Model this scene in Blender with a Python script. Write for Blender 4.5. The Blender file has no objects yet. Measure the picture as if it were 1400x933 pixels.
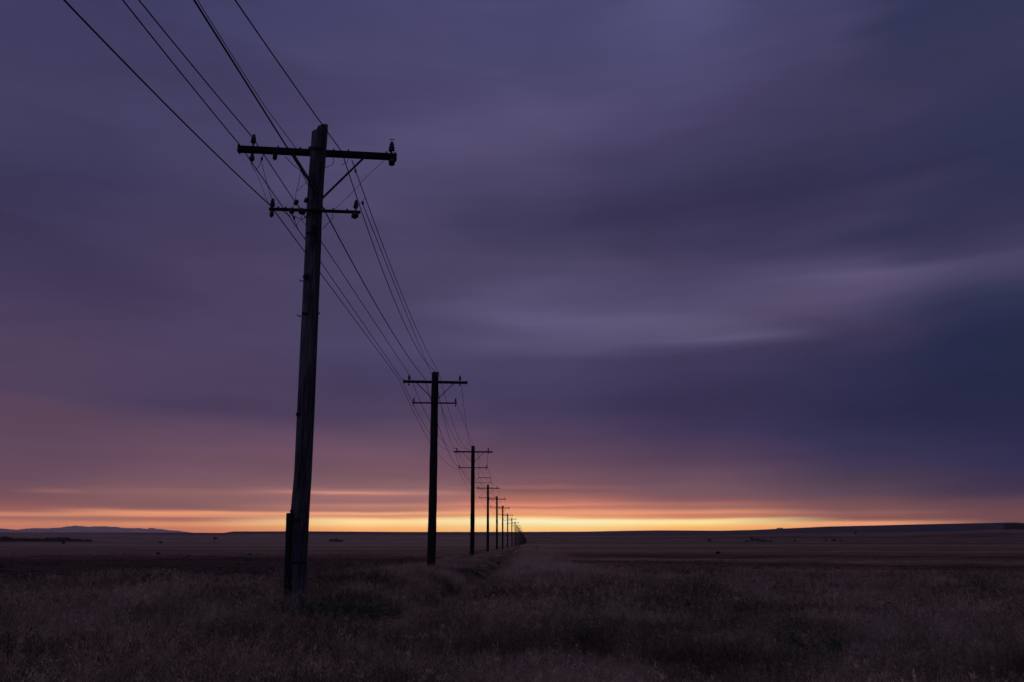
import bpy, bmesh, math, random
import numpy as np
from mathutils import Vector, Matrix
rnd = random.Random(7)
nrs = np.random.RandomState(11)
scene = bpy.context.scene
C = scene.collection

# ------------------------------------------------------------------ camera
F = 1089.0                       # focal length in pixels of the 1400 px wide photograph (28 mm)
PITCH = math.atan((742.5-466.5)/F)
EYE = 1.3
cam = bpy.data.cameras.new('camera'); cam.lens = 28.0; cam.sensor_width = 36.0
cam.clip_start = 0.05; cam.clip_end = 60000
co = bpy.data.objects.new('camera', cam); C.objects.link(co)
co.location = (0, 0, EYE); co.rotation_euler = (math.pi/2+PITCH, 0, 0)
scene.camera = co
cp, sp = math.cos(PITCH), math.sin(PITCH)
def ray(px, py):
    """direction (x, z) per metre of forward distance y through a photograph pixel"""
    v = (466.5-py)/F
    fwd = cp - v*sp
    return ((px-700.0)/F/fwd, (v*cp+sp)/fwd)
def P(px, py, d):
    rx, rz = ray(px, py)
    return Vector((rx*d, d, EYE+rz*d))
def azel(px, py):
    rx, rz = ray(px, py)
    return math.atan(rx), math.atan(rz/math.sqrt(1+rx*rx))

# ------------------------------------------------------------------ world (dusk sky under a cloud deck)
def lin(c):
    c = c/255.0
    return c/12.92 if c <= .04045 else ((c+.055)/1.055)**2.4
def L3(rgb): return (lin(rgb[0]), lin(rgb[1]), lin(rgb[2]), 1)
world = bpy.data.worlds.new("World"); scene.world = world; world.use_nodes = True
wt = world.node_tree; wt.nodes.clear(); WN = wt.nodes; WL = wt.links
class G:
    """tiny node-graph helper for one tree"""
    def __init__(s, tree): s.t = tree; s.N = tree.nodes; s.L = tree.links
    def put(s, sock, v):
        if isinstance(v, bpy.types.NodeSocket): s.L.new(v, sock)
        else: sock.default_value = v
    def m(s, op, a, b=None, c=None, clamp=False):
        n = s.N.new('ShaderNodeMath'); n.operation = op; n.use_clamp = clamp
        s.put(n.inputs[0], a)
        if b is not None: s.put(n.inputs[1], b)
        if c is not None: s.put(n.inputs[2], c)
        return n.outputs[0]
    def rng(s, x, a, b, lo=0., hi=1., interp='SMOOTHSTEP'):
        n = s.N.new('ShaderNodeMapRange'); n.interpolation_type = interp
        s.put(n.inputs['Value'], x); n.inputs['From Min'].default_value = a; n.inputs['From Max'].default_value = b
        n.inputs['To Min'].default_value = lo; n.inputs['To Max'].default_value = hi
        return n.outputs[0]
    def mix(s, f, a, b, mode='MIX'):
        n = s.N.new('ShaderNodeMix'); n.data_type = 'RGBA'; n.blend_type = mode
        s.put(n.inputs['Factor'], f); s.put(n.inputs['A'], a); s.put(n.inputs['B'], b)
        return n.outputs['Result']
    def ramp(s, f, stops, interp='LINEAR'):
        n = s.N.new('ShaderNodeValToRGB'); s.put(n.inputs[0], f)
        r = n.color_ramp; r.interpolation = interp
        while len(r.elements) > 1: r.elements.remove(r.elements[-1])
        for i, (p, c) in enumerate(stops):
            e = r.elements[0] if i == 0 else r.elements.new(p)
            e.position = p; e.color = c
        return n.outputs[0]
    def noise(s, vec, scale, detail=3, rough=.5, out='Fac'):
        n = s.N.new('ShaderNodeTexNoise'); s.put(n.inputs['Vector'], vec)
        n.inputs['Scale'].default_value = scale; n.inputs['Detail'].default_value = detail; n.inputs['Roughness'].default_value = rough
        return n.outputs[out]
    def xyz(s, x, y, z):
        n = s.N.new('ShaderNodeCombineXYZ')
        s.put(n.inputs[0], x); s.put(n.inputs[1], y); s.put(n.inputs[2], z); return n.outputs[0]
    def sep(s, v):
        n = s.N.new('ShaderNodeSeparateXYZ'); s.L.new(v, n.inputs[0]); return n.outputs
g = G(wt)
tc = WN.new('ShaderNodeTexCoord')
dx, dy, dz = g.sep(tc.outputs['Generated'])
az = g.m('ARCTAN2', dx, dy)                        # 0 = along the line of poles, + to the right
el = g.m('ARCSINE', dz)
# wisps: warp the elevation with stretched noise, more the higher we look
vst = g.xyz(g.m('MULTIPLY', az, 1.3), g.m('MULTIPLY', el, 9.0), 0.0)
n1 = g.m('SUBTRACT', g.noise(vst, 1.8, 2.5, .42), .5)
vst2 = g.xyz(g.m('MULTIPLY', az, 5.0), g.m('MULTIPLY', el, 70.0), 3.7)
n2 = g.m('SUBTRACT', g.noise(vst2, 1.0, 3, .5), .5)
warp = g.m('ADD', g.m('MULTIPLY', n1, g.rng(el, 0.03, .35, 0.004, .075)), g.m('MULTIPLY', n2, g.rng(el, 0.0, .1, .0046, .013)))
elw = g.m('ADD', el, warp)
azw = g.m('ADD', az, g.m('MULTIPLY', n1, g.rng(el, 0.02, .3, .10, .35)))
# elevation -> 0..1 on a square-root scale (fine near the horizon)
ELMAX = 1.2
fac = g.m('SQRT', g.m('MAXIMUM', g.m('DIVIDE', elw, ELMAX), 0.0))
COLS = {
 0:   [(0,(62,58,92)),(120,(66,61,93)),(230,(65,61,94)),(300,(62,55,86)),(400,(68,59,90)),(470,(80,65,92)),(520,(80,64,90)),(560,(90,68,88)),(620,(98,73,92)),(655,(103,76,91)),(680,(118,82,88)),(698,(150,96,92)),(702,(205,136,108)),(707,(155,103,94)),(715,(195,124,98)),(722,(190,122,98)),(728,(150,100,92))],
 250: [(0, (66, 63, 98)), (120, (68, 62, 95)), (230, (70, 65, 98)), (330, (69, 60, 91)), (430, (74, 65, 96)), (500, (76, 64, 94)), (550, (78, 64, 92)), (600, (100, 74, 95)), (640, (110, 80, 96)), (660, (120, 87, 98)), (668, (128, 90, 96)), (673, (142, 100, 102)), (680, (135, 95, 98)), (692, (130, 92, 95)), (696, (150, 100, 95)), (700, (228, 152, 118)), (703, (232, 155, 115)), (706, (215, 140, 112)), (708, (165, 108, 98)), (711, (175, 112, 98)), (714, (218, 142, 108)), (717, (215, 140, 105)), (720, (195, 125, 95)), (728, (192, 113, 92))],
 520: [(0, (72, 68, 104)), (120, (76, 69, 103)), (200, (78, 71, 106)), (300, (76, 68, 100)), (400, (73, 65, 95)), (470, (74, 66, 99)), (520, (66, 60, 92)), (570, (78, 64, 92)), (620, (108, 80, 98)), (650, (118, 84, 96)), (660, (125, 92, 98)), (667, (135, 98, 105)), (670, (160, 110, 108)), (674, (185, 130, 122)), (677, (160, 110, 108)), (683, (150, 105, 108)), (688, (152, 104, 104)), (692, (188, 128, 112)), (697, (170, 115, 102)), (700, (180, 120, 105)), (703, (240, 170, 130)), (706, (200, 135, 105)), (708, (215, 150, 115)), (711, (245, 200, 140)), (713, (248, 218, 155)), (717, (245, 205, 140)), (721, (242, 175, 110)), (728, (238, 155, 100))],
 730: [(0, (72, 70, 106)), (80, (76, 71, 106)), (160, (84, 76, 111)), (240, (76, 69, 102)), (290, (66, 60, 92)), (360, (72, 66, 96)), (440, (90, 82, 116)), (462, (86, 78, 112)), (490, (68, 62, 94)), (560, (66, 58, 90)), (600, (80, 63, 90)), (635, (104, 76, 94)), (662, (125, 86, 96)), (666, (150, 100, 102)), (670, (128, 88, 92)), (684, (180, 112, 100)), (690, (225, 142, 115)), (694, (195, 120, 100)), (699, (238, 158, 124)), (703, (240, 160, 116)), (706, (235, 158, 108)), (709, (246, 205, 142)), (711, (255, 235, 180)), (713, (254, 243, 194)), (716, (249, 233, 180)), (719, (246, 221, 150)), (722, (250, 209, 136)), (728, (248, 188, 118))],
 950: [(0, (80, 76, 112)), (70, (76, 71, 106)), (160, (74, 67, 101)), (230, (64, 60, 92)), (280, (58, 52, 84)), (350, (68, 61, 92)), (420, (82, 74, 106)), (448, (90, 82, 114)), (472, (88, 79, 112)), (490, (62, 55, 86)), (540, (54, 48, 80)), (590, (58, 50, 82)), (630, (80, 60, 84)), (660, (108, 80, 95)), (672, (118, 85, 95)), (680, (125, 85, 92)), (685, (135, 88, 95)), (690, (165, 108, 100)), (695, (160, 105, 98)), (698, (200, 130, 105)), (701, (226, 145, 115)), (705, (195, 125, 98)), (708, (215, 135, 105)), (711, (250, 215, 155)), (714, (248, 228, 160)), (718, (245, 200, 125)), (722, (245, 178, 108)), (727, (240, 165, 100))],
 1180: [(0, (68, 65, 98)), (90, (68, 62, 94)), (180, (62, 58, 90)), (260, (54, 50, 82)), (330, (66, 60, 92)), (382, (88, 80, 112)), (410, (80, 71, 103)), (450, (64, 56, 86)), (500, (50, 48, 81)), (560, (46, 45, 78)), (610, (50, 48, 81)), (640, (62, 54, 84)), (660, (76, 62, 80)), (675, (90, 70, 88)), (683, (108, 78, 84)), (695, (125, 85, 90)), (700, (145, 97, 94)), (705, (138, 90, 90)), (709, (132, 90, 88)), (712, (150, 97, 88)), (716, (232, 157, 120)), (722, (225, 145, 105))],
 1400:[(0,(52,54,84)),(90,(58,55,85)),(180,(52,53,84)),(260,(48,50,80)),(340,(62,57,88)),(370,(70,64,96)),(400,(48,50,80)),(450,(37,42,71)),(520,(37,41,70)),(590,(44,44,76)),(640,(50,47,80)),(670,(66,54,78)),(690,(98,70,80)),(705,(110,76,82)),(720,(112,76,80)),(727,(105,72,78))],
}
BACK = [(0,(54,54,84)),(250,(60,58,88)),(450,(62,58,86)),(600,(70,62,86)),(680,(78,66,84)),(727,(70,60,78))]
TOP = (74,70,104)
HORIZON_GAIN = 1.0
def stops_for(az0, rows):
    out = [(0.0, L3(rows[-1][1]))]
    for py, rgb in reversed(rows):
        v = (466.5-py)/F; fwd = cp-v*sp; up = v*cp+sp
        e = math.atan(up/fwd*math.cos(az0))
        out.append((math.sqrt(max(e, 0)/ELMAX), L3(rgb)))
    out.append((math.sqrt(.80/ELMAX), L3(TOP))); out.append((.97, L3((TOP[0]+36, TOP[1]+34, TOP[2]+36))))
    return out
cols = []
for px in sorted(COLS):
    a = math.atan((px-700)/F/(cp+ .254*sp))
    cols.append((a, g.ramp(fac, stops_for(a, COLS[px]))))
back = g.ramp(fac, stops_for(0.0, BACK))
BL = [(py, (c[0]*1.45+8, c[1]*1.5+8, c[2]*1.55+12)) for py, c in BACK]; BR = [(py, (c[0]*.45, c[1]*.45, c[2]*.5)) for py, c in BACK]
backl = g.ramp(fac, stops_for(0.0, BL)); backr = g.ramp(fac, stops_for(0.0, BR))
cols = [(-3.1, back), (-1.7, backl)] + cols + [(1.3, backr), (3.1, back)]
sky = cols[0][1]
for i in range(1, len(cols)):
    sky = g.mix(g.rng(azw, cols[i-1][0], cols[i][0]), sky, cols[i][1])
# soft cloud banks as gaussians in azimuth / elevation
def bank(sky, px, py, sx, sy, tilt, gain):
    a0, e0 = azel(px, py)
    a = g.m('SUBTRACT', azw, a0); e = g.m('SUBTRACT', elw, e0)
    e2 = g.m('SUBTRACT', e, g.m('MULTIPLY', a, tilt))
    q = g.m('ADD', g.m('POWER', g.m('ABSOLUTE', g.m('DIVIDE', a, sx/F)), 2.0), g.m('POWER', g.m('ABSOLUTE', g.m('DIVIDE', e2, sy/F)), 2.0))
    w = g.m('EXPONENT', g.m('MULTIPLY', q, -1.0))
    return g.mix(w, sky, g.mix(1.0, sky, (gain[0], gain[1], gain[2], 1), 'MULTIPLY'))
for b in [(850,450,170,14,.02,(1.10,1.10,1.08)), (1190,385,140,20,.09,(1.12,1.11,1.08)), (1000,468,140,10,.05,(1.2,1.18,1.15)),
          (900,290,330,42,.08,(.86,.86,.88)), (640,185,230,30,.12,(1.16,1.15,1.12)), (930,20,80,60,.1,(1.15,1.17,1.16)),
          (90,255,170,28,.05,(.88,.87,.9)), (330,560,170,22,-.12,(.86,.88,.95)), (1250,150,200,26,.1,(1.08,1.04,1.04)),
          (85,672,30,2.2,0,(1.5,1.4,1.15)), (460,674,70,1.8,.01,(1.45,1.32,1.12))]:
    sky = bank(sky, *b)
# faint large mottling and fine streaks
mott = g.noise(g.xyz(g.m('MULTIPLY', azw, 2.0), g.m('MULTIPLY', elw, 7.0), 1.0), 1.6, 3, .5)
gain = g.rng(mott, .25, .75, .90, 1.11, 'LINEAR')
fine = g.noise(g.xyz(g.m('MULTIPLY', az, 4.0), g.m('MULTIPLY', elw, 45.0), 5.0), 1.6, 4, .6)
gain = g.m('MULTIPLY', gain, g.rng(fine, .25, .75, .955, 1.045, 'LINEAR'))
vm = WN.new('ShaderNodeVectorMath'); vm.operation = 'SCALE'; WL.new(sky, vm.inputs[0]); WL.new(gain, vm.inputs[3])
sky = vm.outputs[0]
sky = g.mix(g.rng(el, .30, .60), sky, g.mix(1.0, sky, (.95, 1.0, 1.045, 1), 'MULTIPLY'))
HAZE = 3.8e-5; HTOP = 330.0; HSIZE = 18500.0; AIR = (.075, .056, .070)
path = g.m('MINIMUM', HSIZE, g.m('DIVIDE', HTOP, g.m('MAXIMUM', dz, .0005)))
Tr = g.m('EXPONENT', g.m('MULTIPLY', path, -HAZE))
def vmath(op, a, b_):
    n = WN.new('ShaderNodeVectorMath'); n.operation = op
    for sk_, v_ in ((n.inputs[0], a), (n.inputs[1], b_)):
        if isinstance(v_, bpy.types.NodeSocket): WL.new(v_, sk_)
        else: sk_.default_value = v_
    return n.outputs[0]
one = g.m('SUBTRACT', 1.0, Tr)
glow = vmath('SUBTRACT', sky, vmath('MULTIPLY', AIR, g.xyz(one, one, one)))
sky = vmath('MAXIMUM', vmath('DIVIDE', glow, g.xyz(Tr, Tr, Tr)), (.004, .004, .004))
sky = g.mix(g.rng(el, -.02, -.20), sky, (.012, .010, .014, 1))
bg1 = WN.new('ShaderNodeBackground'); WL.new(sky, bg1.inputs[0]); bg1.inputs[1].default_value = 1.0
nis = WN.new('ShaderNodeTexSky'); nis.sky_type = 'NISHITA'; nis.sun_disc = False
SUN_AZ = math.atan(60/F); SUN_EL = math.radians(1.2)
nis.sun_elevation = math.radians(-3.0); nis.sun_rotation = SUN_AZ; nis.altitude = 900
bg2 = WN.new('ShaderNodeBackground'); WL.new(nis.outputs[0], bg2.inputs[0]); bg2.inputs[1].default_value = 0.006
ad = WN.new('ShaderNodeAddShader'); WL.new(bg1.outputs[0], ad.inputs[0]); WL.new(bg2.outputs[0], ad.inputs[1])
wo = WN.new('ShaderNodeOutputWorld'); WL.new(ad.outputs[0], wo.inputs[0])

# ------------------------------------------------------------------ the last glow of the sun, just at the horizon
sd = bpy.data.lights.new('sun', 'SUN'); sd.energy = 0.035; sd.angle = math.radians(6); sd.color = (1.0, .62, .38)
so = bpy.data.objects.new('sun', sd); C.objects.link(so)
sd.energy = 0.17
so.rotation_euler = Vector((math.sin(SUN_AZ)*math.cos(SUN_EL), math.cos(SUN_AZ)*math.cos(SUN_EL), math.sin(SUN_EL))).to_track_quat('Z', 'Y').to_euler()
scene.view_settings.view_transform = 'Standard'; scene.view_settings.look = 'None'
scene.view_settings.exposure = 0.0; scene.view_settings.gamma = 1.0; scene.view_settings.use_curve_mapping = False
scene.render.engine = 'CYCLES'
scene.cycles.volume_step_rate = 10; scene.cycles.volume_bounces = 0; scene.cycles.max_bounces = 4
scene.cycles.transparent_max_bounces = 8

# ------------------------------------------------------------------ materials
def mat(name, rough=.9, spec=.15):
    m = bpy.data.materials.new(name); m.use_nodes = True
    b = m.node_tree.nodes['Principled BSDF']; b.inputs['Roughness'].default_value = rough
    b.inputs['Specular IOR Level'].default_value = spec
    return m, G(m.node_tree), b
def bump(gg, b, h, strength, dist):
    n = gg.N.new('ShaderNodeBump'); n.inputs['Strength'].default_value = strength; n.inputs['Distance'].default_value = dist
    gg.L.new(h, n.inputs['Height']); gg.L.new(n.outputs[0], b.inputs['Normal'])
# weathered wood
def wood(name, dark, mid, pale, rough=.9):
    m, q, b = mat(name, rough, .2)
    t = q.N.new('ShaderNodeTexCoord'); x, y, z = q.sep(t.outputs['Object'])
    v = q.xyz(q.m('MULTIPLY', x, 22.0), q.m('MULTIPLY', y, 22.0), q.m('MULTIPLY', z, 1.1))
    f1 = q.noise(v, 1.6, 6, .65)
    v2 = q.xyz(q.m('MULTIPLY', x, 3.0), q.m('MULTIPLY', y, 3.0), q.m('MULTIPLY', z, .7))
    f2 = q.noise(v2, 1.5, 3, .5)
    f = q.m('ADD', q.m('MULTIPLY', f1, .65), q.m('MULTIPLY', f2, .45))
    c = q.ramp(f, [(.32, dark), (.5, mid), (.72, pale)])
    q.L.new(c, b.inputs['Base Color']); bump(q, b, f1, 1.0, .02)
    return m
M_pole = wood('weathered pole wood', (.008,.008,.009,1), (.05,.052,.058,1), (.20,.205,.215,1))
M_pole2 = wood('dark pole wood', (.010,.009,.010,1), (.022,.02,.022,1), (.05,.046,.05,1))
M_arm = wood('dark creosoted wood', (.008,.007,.007,1), (.018,.016,.017,1), (.04,.036,.036,1))
m, q, b = mat('galvanised steel gone dull', .6, .3); b.inputs['Metallic'].default_value = .5
t = q.N.new('ShaderNodeTexCoord'); q.L.new(q.ramp(q.noise(t.outputs['Object'], 14, 3), [(.3, (.02,.02,.022,1)), (.7, (.05,.047,.045,1))]), b.inputs['Base Color']); M_steel = m
m, q, b = mat('dark glazed porcelain', .35, .4)
t = q.N.new('ShaderNodeTexCoord'); q.L.new(q.ramp(q.noise(t.outputs['Object'], 30, 2), [(.3, (.012,.008,.007,1)), (.7, (.025,.016,.013,1))]), b.inputs['Base Color']); M_porc = m
m, q, b = mat('black weathered cable', .8, .1)
t = q.N.new('ShaderNodeTexCoord'); q.L.new(q.ramp(q.noise(t.outputs['Object'], 2, 2), [(.3, (.006,.006,.007,1)), (.7, (.014,.013,.015,1))]), b.inputs['Base Color']); M_wire = m

# grass blades: dry straw with patches of darker and greener plants
m, q, b = mat('dry grass blades', .85, .1)
ge = q.N.new('ShaderNodeNewGeometry'); oi = q.N.new('ShaderNodeObjectInfo')
pn = q.noise(ge.outputs['Position'], .22, 4, .6); pn2 = q.noise(ge.outputs['Position'], .9, 3, .5)
f = q.m('ADD', q.m('ADD', q.m('MULTIPLY', pn, .6), q.m('MULTIPLY', pn2, .25)), q.m('MULTIPLY', oi.outputs['Random'], .22))
col = q.ramp(f, [(.38, (.060,.058,.038,1)), (.47, (.18,.135,.085,1)), (.56, (.42,.315,.205,1)), (.70, (.66,.52,.36,1))])
gx, gy, gz = q.sep(ge.outputs['Position'])
vu = q.m('SUBTRACT', gx, q.m('MULTIPLY_ADD', gy, .0165, -4.1))
vw = q.m('MULTIPLY', q.m('MULTIPLY', q.rng(vu, 2.4, 4.0), q.m('SUBTRACT', 1.0, q.rng(vu, 5.5, 8.5))), q.rng(gy, 14, 34))
vl = q.m('MULTIPLY', q.rng(vu, 1.6, .8), q.m('MULTIPLY', q.rng(vu, -3.5, -1.5), q.rng(gy, 18, 34)))
col = q.mix(q.m('MULTIPLY', q.m('ADD', vw, q.m('MULTIPLY', vl, .5)), .5), col, (.78,.58,.42,1))
ta = q.N.new('ShaderNodeAttribute'); ta.attribute_name = 'blade'
sv_ = q.N.new('ShaderNodeVectorMath'); sv_.operation = 'SCALE'; q.L.new(col, sv_.inputs[0]); q.L.new(ta.outputs['Fac'], sv_.inputs[3]); col = sv_.outputs[0]
q.L.new(col, b.inputs['Base Color'])
tr = q.N.new('ShaderNodeBsdfTranslucent'); q.L.new(col, tr.inputs[0])
mx = q.N.new('ShaderNodeMixShader'); mx.inputs[0].default_value = .3
q.L.new(b.outputs[0], mx.inputs[1]); q.L.new(tr.outputs[0], mx.inputs[2]); q.L.new(mx.outputs[0], q.N['Material Output'].inputs[0]); M_grass = m
m, q, b = mat('dark short stubble', .9, .05)
ge = q.N.new('ShaderNodeNewGeometry')
q.L.new(q.ramp(q.noise(ge.outputs['Position'], .3, 4), [(.4, (.05,.032,.024,1)), (.65, (.17,.115,.08,1))]), b.inputs['Base Color']); M_stub = m
def leafmat(name, c1, c2):
    m, q, b = mat(name, .8, .15)
    ge = q.N.new('ShaderNodeNewGeometry')
    q.L.new(q.ramp(q.noise(ge.outputs['Position'], 6, 3), [(.35, c1), (.65, c2)]), b.inputs['Base Color']); return m
M_weed = leafmat('grey green weed leaves', (.06,.075,.045,1), (.17,.19,.115,1))
M_leaf = leafmat('far tree leaves', (.02,.022,.016,1), (.045,.045,.032,1))
M_bark = leafmat('far tree bark', (.03,.022,.018,1), (.05,.04,.03,1))

# ------------------------------------------------------------------ line of poles: distances and sideways positions
PO = [(437.8,170.5),(595.5,509.5),(647,610),(667.3,662.9),(679.5,678.8),(687.3,691.8),(694,702.3),(699.8,708),(704.3,713.3)]
POLE = []
for i, (px, py) in enumerate(PO):
    rx, rz = ray(px, py)
    d = 14.9 if i == 0 else 8.42/rz
    POLE.append([rx*d, d])
POLE[0][0] = P(405, 800, 14.9).x
d = POLE[-1][1]; x = POLE[-1][0]
xe = P(720.3, 742, 3000).x
while d < 2900:
    s = 46+rnd.uniform(-3, 3)+(d-320)*.034
    x += (xe-x)*s/max(3000-d, s); d += s; POLE.append([x, d])
PD = np.array([p[1] for p in POLE]); PXs = np.array([p[0] for p in POLE])
def line_x(y):
    y = np.asarray(y, float)
    r = np.interp(y, PD, PXs)
    return np.where(y < PD[0], PXs[0]+(y-PD[0])*.02, r)

# ------------------------------------------------------------------ terrain
def vnoise(x, y, seed=0):
    x = np.asarray(x, float); y = np.asarray(y, float)
    xi = np.floor(x).astype(np.int64); yi = np.floor(y).astype(np.int64)
    def h(a, b):
        n = (a*374761393 + b*668265263 + seed*1442695041) & 0xffffffff
        n = ((n ^ (n >> 13))*1274126177) & 0xffffffff
        return ((n ^ (n >> 16)) & 0xffff)/65535.0
    fx = x-xi; fy = y-yi; fx = fx*fx*(3-2*fx); fy = fy*fy*(3-2*fy)
    return (h(xi,yi)*(1-fx)+h(xi+1,yi)*fx)*(1-fy)+(h(xi,yi+1)*(1-fx)+h(xi+1,yi+1)*fx)*fy
def fbm(x, y, o=4, seed=0):
    s = 0; a = .5; t = 0
    for k in range(o): s = s+a*vnoise(x*2**k, y*2**k, seed+k); t += a; a *= .5
    return s/t
def sst(x, a, b):
    t = np.clip((x-a)/(b-a), 0, 1); return t*t*(3-2*t)
# skyline of the far plain: elevation tangent against azimuth tangent, at 3.6 km
SKX = [(-2000,727),(0,728),(100,728),(240,728.3),(306,728.6),(318,726.6),(420,726.4),(560,727.3),(700,727.2),(800,726.8),(850,725.8),(900,725.0),(985,725.5),(1030,724.5),(1070,722.6),(1130,719.8),(1180,718.6),(1260,716.6),(1330,715.2),(1390,714),(1396,715),(3000,716)]
sk_t = np.array([ray(a, b)[0] for a, b in SKX]); sk_e = np.array([ray(a, b)[1] for a, b in SKX])
def height(x, y):
    x = np.asarray(x, float); y = np.asarray(y, float)
    r = np.sqrt(x*x+y*y)+1e-6
    h = -0.15*sst(r, 15, 60)
    h = h + (fbm(x*.22, y*.22, 3, 3)-.5)*.30*sst(r, 2, 8)*(1-sst(r, 150, 400)) + (fbm(x*.05+9, y*.05, 3, 8)-.5)*.35*sst(r, 10, 40)*(1-sst(r, 300, 800))
    u = x-line_x(y); us = x-(.0172*y-4.3)
    on = sst(y, 9, 22)*(1-sst(y, 500, 900))
    h = h + on*(.04*np.exp(-(u/1.5)**2) - .34*np.exp(-((us-2.4)/.7)**2)+ .04*np.exp(-((us-4.6)/1.3)**2))
    ty = np.clip(x/np.maximum(y, 1.0), -3, 3)
    e = np.interp(ty, sk_t, sk_e)
    front = sst(y, -200, 1500)
    e = e*front + .014*(1-front)
    R = 4400.0
    far = e*R*1.05/np.sqrt(1+np.where(y > 0, np.minimum(ty*ty, 1.5), 0))+EYE
    t = np.clip((r-2600)/(R*1.05-2600), 0, 1)
    h = h + far*(t**1.15) - np.clip(r-R*1.1, 0, 1e9)*.012
    h = h + (fbm(x*.0012+4, y*.0012, 3, 21)-.5)*6*sst(r, 2500, 3200)*(1-sst(r, 3700, 4200))
    return h
def ground_z(x, y): return float(height(np.array([x]), np.array([y]))[0])
def on_ground(px, py, dmin=20, dmax=4500):
    rx, rz = ray(px, py)
    d = np.exp(np.linspace(math.log(dmin), math.log(dmax), 900))
    z = height(rx*d, d); q_ = EYE+rz*d
    k = np.where(q_ <= z)[0]
    dd = d[k[0]] if len(k) else dmax*.95
    return Vector((rx*dd, dd, ground_z(rx*dd, dd)))

def mesh_obj(name, verts, faces, mtl, parent=None, smooth=False):
    me = bpy.data.meshes.new(name); me.from_pydata([tuple(v) for v in verts], [], faces); me.update()
    if smooth: me.polygons.foreach_set('use_smooth', [True]*len(me.polygons))
    me.materials.append(mtl)
    o = bpy.data.objects.new(name, me); C.objects.link(o)
    if parent: o.parent = parent
    return o
angs = np.concatenate([np.radians(np.linspace(-180, -52, 50, endpoint=False)), np.radians(np.linspace(-52, 52, 520, endpoint=False)), np.radians(np.linspace(52, 180, 50, endpoint=False))])
rad = np.concatenate([np.exp(np.linspace(math.log(.6), math.log(60), 260, endpoint=False)), np.exp(np.linspace(math.log(60), math.log(16800), 200))])
na, nr = len(angs), len(rad)
A, R_ = np.meshgrid(angs, rad)
X = R_*np.sin(A); Y = R_*np.cos(A); Z = height(X, Y)
verts = np.stack([X.ravel(), Y.ravel(), Z.ravel()], 1).tolist()
i, j = np.meshgrid(np.arange(nr-1), np.arange(na), indexing='ij'); i = i.ravel(); j = j.ravel(); j2 = (j+1) % na
faces = np.stack([i*na+j, i*na+j2, (i+1)*na+j2, (i+1)*na+j], 1)[:, ::-1].tolist()
verts.append((0, 0, ground_z(0, 0)-.02)); k0 = len(verts)-1
faces += [[k0, jj, (jj+1) % na][::-1] for jj in range(na)]

m, q, b = mat('prairie soil and stubble', .95, .05)
ge = q.N.new('ShaderNodeNewGeometry'); x, y, z = q.sep(ge.outputs['Position'])
ym = q.m('MAXIMUM', y, 1.0)
lg = q.m('LOGARITHM', ym, math.e)
big = q.m('SUBTRACT', q.noise(q.xyz(q.m('DIVIDE', x, ym), q.m('MULTIPLY', lg, 1.4), 0.0), 4.0, 4, .6), .5)
lw = q.m('ADD', lg, q.m('MULTIPLY', big, .28))
def S(d, c): return (math.log(d)/9.0, c)
pale = (.34,.235,.16,1); strw = (.27,.175,.115,1); red = (.21,.098,.060,1); dark = (.065,.040,.028,1); midc = (.19,.125,.085,1)
wood_ = (.045,.045,.065,1)
left = q.ramp(q.m('DIVIDE', lw, 9.0), [S(10,strw),S(26,midc),S(31,dark),S(80,dark),S(98,red),S(101,pale),S(106,midc),S(170,midc),S(260,strw),S(300,red),S(380,red),S(420,pale),S(800,strw),S(1000,dark),S(1060,strw),S(2400,midc),S(2800,strw),S(3100,midc),S(3300,strw),S(3850,midc),S(4000,wood_),S(4700,wood_)])
right = q.ramp(q.m('DIVIDE', q.m('ADD', lw, q.m('MULTIPLY', q.m('DIVIDE', x, ym), .35)), 9.0), [S(12,strw),S(30,midc),S(42,strw),S(50,red),S(66,dark),S(74,midc),S(80,strw),S(86,red),S(100,dark),S(125,red),S(150,midc),S(170,strw),S(185,red),S(400,midc),S(460,strw),S(900,midc),S(1300,red),S(1500,dark),S(2600,dark),S(2900,midc),S(3000,dark),S(3150,midc),S(3300,red),S(3500,dark),S(3600,midc),S(3850,midc),S(3950,wood_),S(4800,wood_)])
side = q.rng(x, -2.0, 3.0)
c = q.mix(side, left, right)
# pale verge that follows the line of poles
vg = q.m('SUBTRACT', x, q.m('MULTIPLY_ADD', ym, .0165, -4.1))
verge = q.m('MULTIPLY', q.rng(vg, -3, 0), q.m('SUBTRACT', 1.0, q.rng(q.m('SUBTRACT', vg, q.m('MULTIPLY', ym, .02)), 5, 9)))
c = q.mix(q.m('MULTIPLY', q.m('MULTIPLY', verge, .4), q.rng(y, 700, 250, 0, 1)), c, (.32,.22,.155,1))
n_ = q.noise(ge.outputs['Position'], .35, 6, .65)
rows_ = q.noise(q.xyz(q.m('MULTIPLY', x, .004), q.m('MULTIPLY', lg, 14.0), 2.0), 3.0, 4, .6)
k = q.m('MULTIPLY', q.rng(n_, .3, .7, .75, 1.25, 'LINEAR'), q.rng(rows_, .3, .7, .5, 1.5, 'LINEAR'))
s_ = q.N.new('ShaderNodeVectorMath'); s_.operation = 'SCALE'; q.L.new(c, s_.inputs[0]); q.L.new(k, s_.inputs[3])
q.L.new(s_.outputs[0], b.inputs['Base Color']); bump(q, b, q.noise(ge.outputs['Position'], 3.0, 6, .7), .8, .08)
ground = mesh_obj('ground', verts, faces, m, smooth=True); ground['kind'] = 'structure'

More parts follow.
